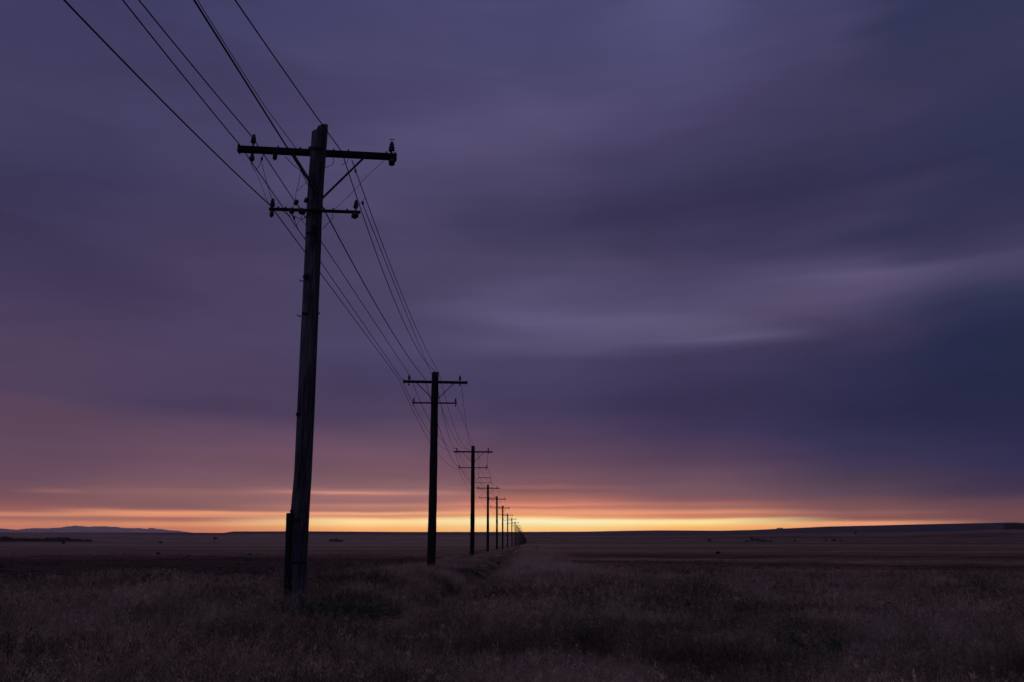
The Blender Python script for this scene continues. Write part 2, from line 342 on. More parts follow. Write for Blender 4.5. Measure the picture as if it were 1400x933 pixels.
# ------------------------------------------------------------------ far mountains behind the plain
m, q, b = mat('bare far slopes', .95, .05)
ge = q.N.new('ShaderNodeNewGeometry')
q.L.new(q.ramp(q.noise(ge.outputs['Position'], .004, 5, .6), [(.35, (.40,.31,.28,1)), (.65, (.60,.48,.42,1))]), b.inputs['Base Color'])
MPX = [(-260,730),(-120,727),(-60,725.5),(0,722.8),(25,724),(45,722),(60,721.8),(85,721.6),(92,719.8),(104,718.6),(118,720.2),(135,720.0),(150,720.4),(172,721.5),(190,722.2),(200,723.4),(206,722.8),(232,725.3),(262,728),(300,732)]
D_M = 14000.0
mt_x = np.array([P(a, b_, D_M).x for a, b_ in MPX]); mt_z = np.array([P(a, b_, D_M).z for a, b_ in MPX])
xs = np.linspace(mt_x[0], mt_x[-1], 420); vs = np.linspace(-1, 1, 31)
V = []; Fc = []
for vi, v in enumerate(vs):
    prof = (1-abs(v))**.9
    zz = -60 + (np.interp(xs, mt_x, mt_z)+60)*prof
    zz = zz + (fbm(xs*.0035, xs*0+v*3, 5, 5)*.6+fbm(xs*.014, xs*0+v*5, 3, 15)*.4-.5)*120*(1-abs(v)*.8)*(.35+abs(v))*2*(.5)
    for a, z_ in zip(xs, zz): V.append((a+v*60, D_M+v*2500, z_))
n0 = len(xs)
for vi in range(len(vs)-1):
    for k_ in range(n0-1): Fc.append((vi*n0+k_, vi*n0+k_+1, (vi+1)*n0+k_+1, (vi+1)*n0+k_))
mo = mesh_obj('mountains', V, Fc, m, smooth=True); mo['kind'] = 'structure'

# ------------------------------------------------------------------ mesh helpers
class MB:
    def __init__(s): s.v = []; s.f = []
    def ring_tube(s, pts, radii, n=6, cap=True):
        pts = [Vector(p) for p in pts]; base = len(s.v); up = None
        for i_, p in enumerate(pts):
            t_ = (pts[min(i_+1, len(pts)-1)]-pts[max(i_-1, 0)]).normalized()
            a = t_.cross(Vector((0, 0, 1))) if abs(t_.z) < .95 else t_.cross(Vector((0, 1, 0)))
            a.normalize(); b_ = t_.cross(a)
            r = radii[i_] if isinstance(radii, (list, tuple)) else radii
            for k_ in range(n):
                w = 2*math.pi*k_/n; s.v.append(p+a*(r*math.cos(w))+b_*(r*math.sin(w)))
        for i_ in range(len(pts)-1):
            for k_ in range(n):
                a0 = base+i_*n+k_; a1 = base+i_*n+(k_+1) % n
                s.f.append((a0, a0+n, a1+n, a1))
        if cap:
            s.f.append(tuple(base+k_ for k_ in range(n))); e = base+(len(pts)-1)*n
            s.f.append(tuple(e+k_ for k_ in reversed(range(n))))
        return s
    def box(s, c, size, rot=None, bev=0.0):
        c = Vector(c); h = Vector(size)/2; base = len(s.v)
        bm = bmesh.new(); bmesh.ops.create_cube(bm, size=1.0)
        for v in bm.verts: v.co = Vector((v.co.x*size[0], v.co.y*size[1], v.co.z*size[2]))
        if bev: bmesh.ops.bevel(bm, geom=bm.edges[:], offset=bev, segments=1, affect='EDGES')
        for v in bm.verts:
            q_ = v.co.copy()
            if rot: q_ = rot @ q_
            s.v.append(c+q_)
        bm.verts.index_update()
        for f in bm.faces: s.f.append(tuple(base+v.index for v in f.verts))
        bm.free(); return s
    def lathe(s, c, prof, n=12, axis=None):
        """prof: list of (radius, height)"""
        c = Vector(c); base = len(s.v)
        R3 = Vector((0, 0, 1)).rotation_difference(Vector(axis)).to_matrix() if axis else Matrix.Identity(3)
        for r, h in prof:
            for k_ in range(n):
                w = 2*math.pi*k_/n; s.v.append(c+R3 @ Vector((r*math.cos(w), r*math.sin(w), h)))
        for i_ in range(len(prof)-1):
            for k_ in range(n):
                a0 = base+i_*n+k_; a1 = base+i_*n+(k_+1) % n
                s.f.append((a0, a1, a1+n, a0+n))
        s.f.append(tuple(base+k_ for k_ in reversed(range(n)))); e = base+(len(prof)-1)*n
        s.f.append(tuple(e+k_ for k_ in range(n))); return s
    def build(s, name, mtl, parent=None, smooth=False): return mesh_obj(name, s.v, s.f, mtl, parent, smooth)
def empty(name, loc, label, cat, group=None, rz=0.0):
    o = bpy.data.objects.new(name, None); C.objects.link(o); o.location = loc; o.rotation_euler = (0, 0, rz)
    o['label'] = label; o['category'] = cat
    if group: o['group'] = group
    return o
def tag(o, label=None, cat=None, group=None, kind=None):
    if label: o['label'] = label
    if cat: o['category'] = cat
    if group: o['group'] = group
    if kind: o['kind'] = kind
    return o
PIN = [(.018,-.14),(.018,0),(.055,.0),(.062,.02),(.035,.035),(.058,.055),(.060,.075),(.030,.09),(.048,.11),(.046,.14),(.022,.15),(.034,.165),(.032,.19),(.012,.20)]
def insulator(parent, p, s=1.0, under=True, tilt=(0,0,1)):
    i_ = MB().lathe(p, [(r*s, h*s) for r, h in PIN], 12, tilt).build('insulator', M_porc, parent, True)
    if under:
        MB().lathe((p[0], p[1], p[2]-.28*s), [(.012*s,0),(.03*s,.02*s),(.034*s,.07*s),(.02*s,.08*s),(.018*s,.15*s)], 8).build('pin', M_steel, i_, True)
    return i_
POLE_LABEL_GROUP = 'wooden utility poles in one receding line'

# ------------------------------------------------------------------ first pole, nearest the camera
D1 = POLE[0][1]; x1 = POLE[0][0]; z1 = ground_z(x1, D1)
pole1 = empty('utility_pole', (x1, D1, z1), 'largest and nearest weathered pole with a splint at its base and jumper wires', 'utility pole', POLE_LABEL_GROUP)
def L1(px, py, dd=0.0):        # a point of the photograph in pole-one local metres, dd metres behind the pole axis
    p = P(px, py, D1+dd); return Vector((p.x-x1, dd, p.z-z1))
prof = [(840,405.0,30),(803,404.5,29),(760,406.0,28),(720,408.5,26.5),(695,410.5,25.0),(650,414.0,23.6),(600,416.3,23.5),(560,418.2,23.4),(500,420.8,22.8),(450,423.0,22.3),(400,425.2,21.8),(340,428,21.4),(300,429.2,21.3),(240,432.8,21.3),(200,436.0,21.2),(176,437.6,21.2)]
V = []; Fc = []; NS = 28
bm_rows = []
yy = np.linspace(840, 181, 110)
pc = np.interp(yy[::-1], [p[0] for p in prof][::-1], [p[1] for p in prof][::-1])[::-1]
pw = np.interp(yy[::-1], [p[0] for p in prof][::-1], [p[2] for p in prof][::-1])[::-1]
for r_i, (py, cx_, w_) in enumerate(zip(yy, pc, pw)):
    c0 = L1(cx_, py); c1 = L1(cx_+w_/2, py); rr = (c1.x-c0.x)
    for k_ in range(NS):
        w = 2*math.pi*k_/NS
        g_ = 1 + .05*(vnoise(np.array([w*2.2+3]), np.array([c0.z*.35]), 4)[0]-.5)
        # long drying checks
        for wc, dep in ((4.25,.10),(4.95,.16),(5.6,.07),(3.7,.06)):
            wob = wc+.06*math.sin(c0.z*1.3+wc*7)
            g_ -= dep*max(0, 1-abs(w-wob)/.13)*(0.5+.5*math.sin(c0.z*.8+wc*3)**2)
        top_dz = 0
        if r_i == len(yy)-1: top_dz = .10*max(0, math.cos(w))+(.06 if math.cos(w) > -.15 else -.02)
        V.append((c0.x+rr*g_*math.cos(w), rr*g_*math.sin(w), c0.z+top_dz))
for a in range(len(yy)-1):
    for k_ in range(NS):
        k2 = (k_+1) % NS; Fc.append((a*NS+k_, a*NS+k2, (a+1)*NS+k2, (a+1)*NS+k_))
e = (len(yy)-1)*NS; V.append((V[e][0]*.5+V[e+NS//2][0]*.5, 0, V[e][2]*.5+V[e+NS//2][2]*.5+.03))
for k_ in range(NS): Fc.append((e+k_, e+(k_+1) % NS, len(V)-1))
shaft = mesh_obj('shaft', V, Fc, M_pole, pole1, True)
# split-off slivers and knots standing proud of the left edge
def sliver(px, y0, y1, w=.03):
    pts = []; rr = []
    for t_ in np.linspace(0, 1, 9):
        py = y0+(y1-y0)*t_; p = L1(px+(y0-py)*.055, py); p.y = -.05; pts.append(p); rr.append(w*(.25+.75*math.sin(math.pi*min(1, t_*.9+.1))))
    MB().ring_tube(pts, rr, 6).build('bark_sliver', M_pole, shaft, True)
sliver(412.5, 500, 458, .028); sliver(406.5, 640, 562, .034); sliver(416.5, 430, 330, .024); sliver(400.5, 712, 655, .032)
kn = L1(422, 383); kn.y = -.165
MB().lathe(kn, [(.03,0),(.065,.01),(.072,.02),(.05,.03),(.02,.033)], 12, (.1,-1,.1)).build('knot', M_arm, shaft, True)
kn = L1(410.5, 568); kn.y = -.11
MB().lathe(kn, [(.02,0),(.05,.01),(.045,.03),(.02,.035)], 10, (-.3,-1,.1)).build('knot', M_arm, shaft, True)
for px, py in ((410,433),(413,385),(434.5,430)):
    p = L1(px, py); s_ = 1 if px > 425 else -1
    MB().ring_tube([p+Vector((-.06*s_,-.02,0)), p+Vector((.03*s_,-.03,0)), p+Vector((.045*s_,-.03,.03))], .011, 6).build('step_spike', M_steel, shaft)
p = L1(418, 432); MB().box((p.x+.03, -.165, p.z), (.12,.02,.05), None, .004).build('tag_plate', M_steel, shaft)
p = L1(433, 318); MB().box((p.x, -.15, p.z), (.11,.06,.18), None, .01).box((p.x-.1, -.165, p.z-.08), (.12,.02,.035), None, .004).build('bracket', M_arm, pole1)
# splint post strapped to the base
s0 = L1(393, 702); s1 = L1(389.5, 815)
MB().ring_tube([(s1.x+.105,-.09,s1.z-.3),(s1.x+.10,-.09,s1.z+.3),((s0.x+s1.x)/2+.10,-.085,(s0.z+s1.z)/2),(s0.x+.095,-.08,s0.z)], [.112,.108,.10,.095], 9).build('splint', M_arm, pole1)
for py in (712, 770):
    p = L1(408, py); MB().lathe((p.x-.03, -.01, p.z), [(.185,0),(.19,0),(.19,.03),(.185,.03)], 24).build('strap', M_steel, pole1, True)
p = L1(401.5, 700); MB().lathe((p.x, -.13, p.z), [(.012,0),(.03,.005),(.03,.03),(.015,.035)], 8, (0,-1,.3)).build('bolt', M_steel, pole1)
# upper crossarm: a heavy beam behind the shaft, right end farther away
def beam(parent, name, a, b_, w, h, mtl):
    a = Vector(a); b_ = Vector(b_); d_ = b_-a; L_ = d_.length
    xax = d_.normalized(); zax = Vector((0,0,1)); zax = (zax-xax*zax.dot(xax)).normalized(); yax = zax.cross(xax)
    Rm = Matrix((xax, yax, zax)).transposed()
    return MB().box((a+b_)/2, (L_, w, h), Rm, .012).build(name, mtl, parent)
ya, yb = -.02, .44
A0 = L1(325.5, 204, ya); A1 = L1(542.5, 215, yb)
beam(pole1, 'upper_crossarm', A0, A1, .10, .135, M_arm)
def UA(t_, dz=0, dy=0): p = A0.lerp(A1, t_); return Vector((p.x, p.y+dy, p.z+dz))
def ua_at(px):
    lo, hi = 0., 1.
    for _ in range(30):
        mid = (lo+hi)/2; p = UA(mid); 
        d_ = D1+p.y; q_ = ((p.x+x1)/(d_*cp+(p.z+z1-EYE)*sp))*F+700
        if q_ < px: lo = mid
        else: hi = mid
    return lo
p = L1(434.5, 209); MB().box((p.x, -.175, p.z+.02), (.30, .03, .05), None, .006).build('gain_plate', M_steel, pole1)
for px in (419, 448): q_ = UA(ua_at(px)); MB().lathe((q_.x, q_.y-.05, q_.z), [(.03,0),(.03,.03),(.015,.05)], 8, (0,-1,0)).build('bolt', M_steel, pole1)
# end plates
for t_ in (.006, .99): q_ = UA(t_); MB().box(q_, (.035,.13,.165), None, .006).build('end_plate', M_steel, pole1)
q_ = UA(ua_at(345.5), .16); insulator(pole1, q_, .95)
q_ = UA(ua_at(345.5), -.10, .0); MB().lathe(q_, [(.02,-.16),(.05,-.14),(.055,-.06),(.035,-.05),(.03,.02)], 10).build('hanging_insulator', M_porc, pole1, True)
q_ = UA(ua_at(535), .13); insulator(pole1, q_, 1.1)
MB().ring_tube([q_+Vector((-.05,-.02,.255)), q_+Vector((0,-.02,.265)), q_+Vector((.06,-.02,.25))], .010, 5).build('tie_wire', M_wire, pole1)
q_ = UA(ua_at(536), -.08); MB().lathe(q_, [(.02,-.12),(.06,-.11),(.07,-.05),(.075,0)], 10).build('hanging_insulator', M_porc, pole1, True)
q_ = UA(ua_at(376.5), -.05); MB().lathe(q_, [(.012,-.16),(.045,-.13),(.05,-.05),(.03,.0)], 10).build('hanging_insulator', M_porc, pole1, True)
for px in (380, 410, 456, 476, 528): q_ = UA(ua_at(px), .068); MB().lathe(q_, [(.022,0),(.022,.025),(.012,.03),(.012,.055)], 6).build('bolt', M_steel, pole1)
# braces
def brace(parent, a, b_, w=.016, name='brace'): return MB().ring_tube([a, b_], w, 6).build(name, M_steel, parent)
b0 = UA(ua_at(498), -.07, -.03); b1 = L1(441, 271, -.0); brace(pole1, b0, b1, .024)
b0 = UA(ua_at(402), -.07, -.08); b1 = L1(434, 264, -.19); brace(pole1, b0, b1, .024)
# lower crossarm in front of the shaft
B0 = L1(367.5, 286, -.26); B1 = L1(493, 290.5, -.10)
beam(pole1, 'lower_crossarm', B0, B1, .055, .06, M_arm)
def LA(t_, dz=0): p = B0.lerp(B1, t_); return Vector((p.x, p.y, p.z+dz))
insulator(pole1, LA(.035, .06), .85); insulator(pole1, LA(.945, .09), .85)
q_ = LA(.035, -.05); MB().lathe(q_, [(.008,-.12),(.04,-.10),(.045,-.04),(.03,.03)], 8).build('hanging_insulator', M_porc, pole1, True)
q_ = LA(.94, -.05); MB().lathe(q_, [(.02,-.09),(.07,-.07),(.075,-.02),(.06,.03)], 8).build('hanging_insulator', M_porc, pole1, True)
for t_, s_ in ((.25,.05),(.36,.07)): q_ = LA(t_, -.03); MB().lathe(q_, [(.02,-.06),(s_,-.04),(s_,.03),(.03,.07)], 8).build('clamp', M_steel, pole1, True)
for t_ in (.10,.18,.47,.60,.70,.85): q_ = LA(t_, .03); MB().lathe(q_, [(.018,0),(.018,.03)], 6).build('bolt', M_steel, pole1)
for px, py in ((404,276),(418,273)):
    q_ = L1(px, py, -.2); MB().lathe(q_+Vector((0,0,-.05)), [(.015,-.02),(.045,0),(.05,.04),(.035,.06),(.045,.08),(.02,.10)], 8, (.3,.2,1)).build('spool_insulator', M_porc, pole1, True)
# jumper wires hanging about the arms
def jumper(pts, r=.006, dd=-.15):
    P3 = [L1(a, b_, dd) for a, b_ in pts]; out = []
    for i_ in range(len(P3)-1):
        p0 = P3[max(i_-1,0)]; p1 = P3[i_]; p2 = P3[i_+1]; p3 = P3[min(i_+2, len(P3)-1)]
        for t_ in np.linspace(0, 1, 6, endpoint=False):
            out.append(.5*((2*p1)+(p2-p0)*t_+(2*p0-5*p1+4*p2-p3)*t_*t_+(3*p1-p0-3*p2+p3)*t_**3))
    out.append(P3[-1]); MB().ring_tube(out, r, 5).build('jumper_wire', M_wire, pole1)
jumper([(342,218),(345,228),(349,233),(354,227),(357,219),(360,212)], .0065)
jumper([(357,218),(360,232),(366,255),(373,276)], .0055)
jumper([(349,234),(356,250),(364,272),(368,280)], .004)
jumper([(411,235),(408,252),(405,262),(403.5,275)], .005)
jumper([(406,262),(412,256),(420,249),(428,244)], .004)
jumper([(390,214),(401,226),(412,235),(419,250),(424,256)], .0075)
jumper([(455,214),(456,221),(453,226),(445,229),(440,231)], .006)
jumper([(466,226),(471,224),(475,221),(477,215)], .005)
jumper([(525,220),(503,240),(480,265),(458,286)], .0045, .0)
jumper([(454,290),(455,297),(452,302),(447,307),(441,313)], .006)
jumper([(384,287),(394,294),(404,297),(413,300),(419,296),(424,294)], .0065)
jumper([(398,291),(402,299),(406,310),(411,319),(417,326)], .0065)
jumper([(404,278),(400,284),(397,290),(402,296)], .0055)
jumper([(408,280),(411,286),(414,292),(412,300),(418,308)], .0055)
jumper([(412,300),(408,304),(405,308)], .004)
jumper([(487,281),(490,280),(495,276),(499,272)], .006)
for px, py in ((496,278),(486,234),(402,298),(358,217)):
    q_ = L1(px, py, -.15); MB().lathe(q_, [(.008,-.04),(.022,-.03),(.022,.02),(.008,.04)], 6).build('wire_clamp', M_steel, pole1)

# ------------------------------------------------------------------ plain pole for the rest of the line
def make_pole(name, top=9.75, rad=(.20,.165), ua=.46, la=1.62, label='', wl=3.25, wl2=2.25, detail=True):
    root = empty(name, (0,0,0), label, 'utility pole', POLE_LABEL_GROUP)
    pts = []; rr = []
    for t_ in np.linspace(0, 1, 24):
        pts.append((math.sin(t_*5)*.015, math.cos(t_*4)*.015, -.5+(top+.5)*t_)); rr.append(rad[0]+(rad[1]-rad[0])*t_+.006*math.sin(t_*37))
    sh = MB().ring_tube(pts, rr, 14).build('shaft', M_pole2 if detail else M_arm, root, True)
    beam(root, 'upper_crossarm', (-wl/2, .22, top-ua+.01), (wl/2, .22, top-ua-.01), .10, .13, M_arm)
    beam(root, 'lower_crossarm', (-wl2/2, -.22, top-la), (wl2/2, -.22, top-la), .06, .07, M_arm)
    for s_ in (-1, 1):
        brace(root, (s_*.95, .15, top-ua-.06), (s_*.13, .16, top-ua-.88), .022)
        insulator(root, (s_*(wl/2-.28 if s_ < 0 else wl/2-.38), .22, top-ua+.12), 1.15)
        insulator(root, (s_*(wl2/2-.08), -.22, top-la+.07), .9)
    if detail:
        MB().box((-wl/2+.02,.22,top-ua+.02), (.06,.14,.2), None, .01).build('end_plate', M_steel, root)
        MB().box((wl/2-.02,.22,top-ua), (.06,.14,.17), None, .01).build('end_plate', M_steel, root)
    return root
def copy_tree(o, parent=None):
    c_ = o.copy(); C.objects.link(c_); c_.parent = parent
    for ch in kids[o.name]: copy_tree(ch, c_)
    return c_
YAW = math.radians(3.5)
poles = [pole1]
p2 = make_pole('utility_pole', label='second nearest pole, bare shaft with two crossarms, left of the centre', rad=(.215,.175)); poles.append(p2)
p3 = make_pole('utility_pole', label='third pole along the line, thin dark shaft with lower arm wires', rad=(.20,.16), ua=.5, la=1.95, wl=3.5, wl2=2.6, detail=False); poles.append(p3)
kids = {o.name: [] for o in bpy.data.objects}
for o in bpy.data.objects:
    if o.parent: kids[o.parent.name].append(o)
ordw = ['fourth','fifth','sixth','seventh','eighth','ninth','tenth','eleventh','twelfth','thirteenth','fourteenth','fifteenth','sixteenth','seventeenth','eighteenth','nineteenth','twentieth','twenty-first','twenty-second','twenty-third','twenty-fourth','twenty-fifth','twenty-sixth','twenty-seventh','twenty-eighth','twenty-ninth','thirtieth']+['thirty-'+w_ for w_ in ('first','second','third','fourth','fifth','sixth','seventh','eighth','ninth')]+['fortieth']+['forty-'+w_ for w_ in ('first','second','third','fourth','fifth','sixth','seventh','eighth','ninth')]
for k_ in range(3, len(POLE)):
    c_ = copy_tree(p3)
    c_['label'] = '%s utility pole counted from the camera along the receding line' % ordw[k_-3]
    poles.append(c_)
TOPZ = []
for k_, (o, (x_, d_)) in enumerate(zip(poles, POLE)):
    if k_ == 0: TOPZ.append(None); continue
    zt = ray(PO[k_][0], PO[k_][1])[1]*d_+EYE if k_ < len(PO) else None
    gz = ground_z(x_, d_); o.location = (x_, d_, gz)
    want = zt-gz if zt else 9.6+rnd.uniform(-.25,.25)
    o.scale = (1, 1, want/9.75); o.rotation_euler = (0, 0, YAW+rnd.uniform(-.04,.04))
    if k_ > 8:                        # uneven, slightly leaning far poles
        o.rotation_euler = (rnd.uniform(-.01,.01), rnd.uniform(-.012,.012), YAW+rnd.uniform(-.1,.1))
    TOPZ.append(gz+want)

# ------------------------------------------------------------------ conductors: each one thing along the whole line
def at_pole(k_, a, dz):
    """point at sideways offset a and dz below the top of pole k_"""
    x_, d_ = POLE[k_]
    yw = YAW
    return Vector((x_+a*math.cos(yw), d_+a*math.sin(yw), TOPZ[k_]-dz))
def W1(px, py, dd=0.0): return P(px, py, D1+dd)
def W2(px, py): return P(px, py, POLE[1][1])
def W3(px, py): return P(px, py, POLE[2][1])
UAo, LAo = .40, 1.58
def project(p):
    y_ = p.y; zc = y_*cp+(p.z-EYE)*sp
    if zc < .2: return None
    return (700+F*p.x/zc, 466.5-F*((p.z-EYE)*cp-y_*sp)/zc)
def span_pts(a, b_, sag, n):
    return [a.lerp(b_, t_)-Vector((0,0,4*sag*t_*(1-t_))) for t_ in np.linspace(0, 1, n)]
def err(pts, obs):
    pr = [project(p) for p in pts]; e_ = 0; seg = [(pr[i_], pr[i_+1]) for i_ in range(len(pr)-1) if pr[i_] and pr[i_+1]]
    for ox, oy in obs:
        best = 1e9
        for (ax, ay), (bx, by) in seg:
            L2 = (bx-ax)**2+(by-ay)**2+1e-9; t_ = max(0, min(1, ((ox-ax)*(bx-ax)+(oy-ay)*(by-ay))/L2))
            best = min(best, (ax+(bx-ax)*t_-ox)**2+(ay+(by-ay)*t_-oy)**2)
        e_ += best
    return e_
def fit_sag(a, b_, obs):
    best = min((err(span_pts(a, b_, s_, 40), obs), s_) for s_ in np.linspace(0, 2.6, 53)); return best[1]
def fit_back(b_, obs, x0, z0):
    """anchor at the unseen pole behind the camera, 26 m back from the first one"""
    best = None; y0 = D1-27.0; cx_, cz_, cs = x0, z0, .5; st = [1.2, 1.2, .3]
    cur = err(span_pts(Vector((cx_, y0, cz_)), b_, cs, 60), obs)+.5*((cz_-z0)**2+(cx_-x0)**2)
    for it in range(60):
        imp = False
        for dd in range(3):
            for sg in (-1, 1):
                v_ = [cx_, cz_, cs]; v_[dd] += sg*st[dd]; 
                if v_[2] < 0: continue
                e_ = err(span_pts(Vector((v_[0], y0, v_[1])), b_, v_[2], 60), obs)+.5*((v_[1]-z0)**2+(v_[0]-x0)**2)
                if e_ < cur: cur = e_; cx_, cz_, cs = v_; imp = True
        if not imp: st = [q__*.5 for q__ in st]
        if st[0] < .01: break
    print('back fit', round(cx_,2), round(cz_,2), round(cs,2), 'err', round(cur,2))
    return Vector((cx_, y0, cz_)), cs
NP = len(POLE)
def conductor(label, obs_back, p_at, obs_fwd, a2, a3, agen, r=.0115, last=None, first_back=True):
    pts = []
    if first_back:
        a0, s0_ = fit_back(p_at, obs_back, p_at.x-.5, p_at.z)
        pts += span_pts(a0, p_at, s0_, 60)[:-1]
    sg = fit_sag(p_at, a2, obs_fwd); print('fwd sag', sg)
    pts += span_pts(p_at, a2, sg, 36)[:-1]
    prev = a2
    if last is None: last = NP
    for k_ in range(2, last):
        nx = a3 if k_ == 2 else at_pole(k_, agen[0], agen[1])
        L_ = (nx-prev).length; s_ = (1.05 if k_ == 2 else .9+.12*math.sin(k_*2.3+agen[0]*3))
        pts += span_pts(prev, nx, s_, 18 if k_ < 8 else 8)[:-1]; prev = nx
    pts.append(prev)
    rr = [r if p.y < 90 else r*1.0 for p in pts]
    o = MB().ring_tube(pts, rr, 5).build('power_line', M_wire)
    return tag(o, label, 'power line', 'overhead wires strung along the poles')
ins = W1(344.5, 187, .02)
conductor('wire clamped to the left end of the top crossarm of the nearest pole', [(170,0),(240,94),(285,150)], W1(327.5,198,-.0), [(439,342),(480,409),(516,465)], W2(549.5,519), W3(621,617), (-1.6,.42))
conductor('wire tied on top of the left insulator of the nearest pole', [(191,0),(274,106),(315,153)], ins, [(407,264),(441,317),(477,378),(516,445)], W2(560,513), W3(624,613), (-1.3,.25))
conductor('wire tied to the left end of the short lower crossarm of the nearest pole', [(93,0),(164,80),(234,157),(297,219)], W1(369.5,281,-.25), [(402,298),(438,353),(477,414),(511,470)], W2(545,518), W3(627,642), (-1.15,1.78))
conductor('thick wire dropping to the shaft between the two crossarms of the nearest pole', [(262,0),(331,103),(363,150),(401,202)], W1(428,258,-.18), [(446,291),(477,349),(511,414),(547,470)], W2(581,518), W3(631,641), (-.3,.45), .014)
e1 = W1(363,147,.05); e0, es = fit_back(e1, [(269,0),(315,70),(360,140)], e1.x-.5, e1.z)
tag(MB().ring_tube(span_pts(e0, e1, es, 60)+[W1(392,186,.05), W1(409,209,.05)], .0075, 5).build('power_line', M_wire), 'thin wire touching the thick one above the left half of the top crossarm', 'power line', 'overhead wires strung along the poles')
conductor('wire passing the pole head of the nearest pole on the right', [(323,0),(389,100),(437,171)], W1(467,207,.30), [(485,278),(518,362),(552,432)], W2(594,507), W3(625,614), (.5,.42), .011)
conductor('rightmost wire, starting under the right half of the top crossarm', [], W1(481,219,.33), [(502,280),(523.5,334),(552,406),(580,475)], W2(600,509), W3(641.5,614), (1.3,.25), .010, None, False)
conductor('wire starting at the right insulator of the lower crossarm of the nearest pole', [], W1(495,277,-.1), [(523.5,352),(554,424),(575,475)], W2(590,512), W3(638,614), (1.1,1.78), .009, None, False)
# two more spans between the second and third poles seen right of the second one
def single(label, a, b_, sag, r=.009):
    o = MB().ring_tube(span_pts(a, b_, sag, 30), r, 5).build('power_line', M_wire); return tag(o, label, 'power line', 'overhead wires strung along the poles')
single('short slack wire from the top crossarm right end of the second pole to the third', W2(631,527), W3(646,613), .9)
single('short slack wire from the lower crossarm right end of the second pole to the third', W2(624,551), W3(664,642), .25, .007)
# a spreader frame hung on the wires beyond the third pole
D_S = 84.0
sa = P(654, 653.5, D_S); sb = P(671, 653.5, D_S); sc_ = P(650, 660, D_S); sd_ = P(671, 660.5, D_S)
fr = empty('wire_spreader', (sa+sb)/2, 'small two bar frame hung on the wires beyond the third pole', 'wire spreader')
def rel(p): return p-fr.location
MB().ring_tube([rel(sa), rel(sb)], .035, 6).build('bar', M_steel, fr); MB().ring_tube([rel(sc_), rel(sd_)], .022, 6).build('bar', M_steel, fr)
MB().ring_tube([rel(sc_), rel(sa)], .018, 5).build('link', M_steel, fr); MB().ring_tube([rel(sd_), rel(sb)], .018, 5).build('link', M_steel, fr)
MB().ring_tube([rel(P(666,614,POLE[2][1])), rel(P(666.5,640,78)), rel(sb), rel(P(674,668,118))], .012, 5).build('hanger_wire', M_wire, fr)
MB().ring_tube([rel(P(654,618,POLE[2][1])), rel(P(655,640,78)), rel(sa), rel(P(659,668,118))], .012, 5).build('hanger_wire', M_wire, fr)

# ------------------------------------------------------------------ far trees
def crown_mesh(mb, c, rx, ry, rz, n, leaf, rs):
    for _ in range(n):
        while True:
            p = Vector((rs.uniform(-1,1), rs.uniform(-1,1), rs.uniform(-1,1)))
            if p.length < 1: break
        p = Vector((p.x*rx, p.y*ry, p.z*rz))+Vector(c)
        a = Vector((rs.gauss(0,1), rs.gauss(0,1), rs.gauss(0,1))).normalized(); b_ = a.cross(Vector((rs.gauss(0,1), rs.gauss(0,1), rs.gauss(0,1)))).normalized()
        s_ = leaf*rs.uniform(.5, 1.3); base = len(mb.v)
        mb.v += [p-a*s_, p+b_*s_*.6, p+a*s_, p-b_*s_*.6]; mb.f.append((base, base+1, base+2, base+3))
def tree(px, py, wpx, hpx, label, group=None, seed=0):
    g0 = on_ground(px, py, 100); m_per = g0.y/F*1.0; w = wpx*m_per; h = hpx*m_per; rs = random.Random(seed+int(px))
    o = empty('tree', g0, label, 'tree', group)
    MB().ring_tube([(0,0,-.5),(0,0,h*.5),(w*.05,0,h*.8)], [w*.05, w*.035, w*.01], 6).build('trunk', M_bark, o)
    mb = MB()
    for k_ in range(6):
        crown_mesh(mb, (rs.uniform(-.22,.22)*w, rs.uniform(-.22,.22)*w, h*(.26+.095*k_)), w*rs.uniform(.2,.36), w*rs.uniform(.2,.36), h*rs.uniform(.14,.24), 90, w*.06, rs)
    mb.build('crown', M_leaf, o); return o
far = 'small dark trees dotted over the far plain'
for px, py, w, h, lb in [(294,739,7,6,'round tree alone on the far plain between the mesa and the mountains'),
    (219,743.5,6,4,'small bush on the far plain below the end of the mountains'), (87,744,6,4,'small bush on the far plain below the mountain peak'),
    (216,759,6,4,'low bush on the edge of the dark field left of the first pole'), (342,759,5,3,'tiny bush near the dark field just left of the first pole'),
    (970,741,8,5,'low broad bush right of the centre below the glow'), (982,758.5,7,5,'dark bush nearer than the others, right of the centre'),
    (1087,741,5,4,'tiny bush between the farm clump and the row on the right'), (1129,741,5,4,'left bush of the close row on the right slope'),
    (1140,741,6,5,'right bush of the close row on the right slope'), (1170,731,5,5,'bush high on the right slope'), (1150,740.5,4,3,'smallest bush at the right end of the row on the slope'),
    (1064,724.2,5,2.6,'left bush of the pair standing on the skyline'), (1069,724,5,3.0,'right bush of the pair standing on the skyline'), (918,727,3,2,'lone bush on the skyline under the glow')]:
    tree(px, py, w, h*.8, lb, far)
fc = 'trees of the farm clump on the right'
for px, w, h, lb in [(1029,9,8,'tallest tree at the left of the dark clump on the right plain'),(1035,8,7,'second tree of the dark clump on the right plain'),(1041,8,5,'middle low tree of the dark clump on the right plain'),(1047,8,4,'fourth tree of the dark clump, lower than the middle'),(1022,7,3,'low bush at the left foot of the dark clump'),(1054,7,2.5,'low bush at the right foot of the dark clump')]:
    tree(px, 742, w, h, lb, fc)
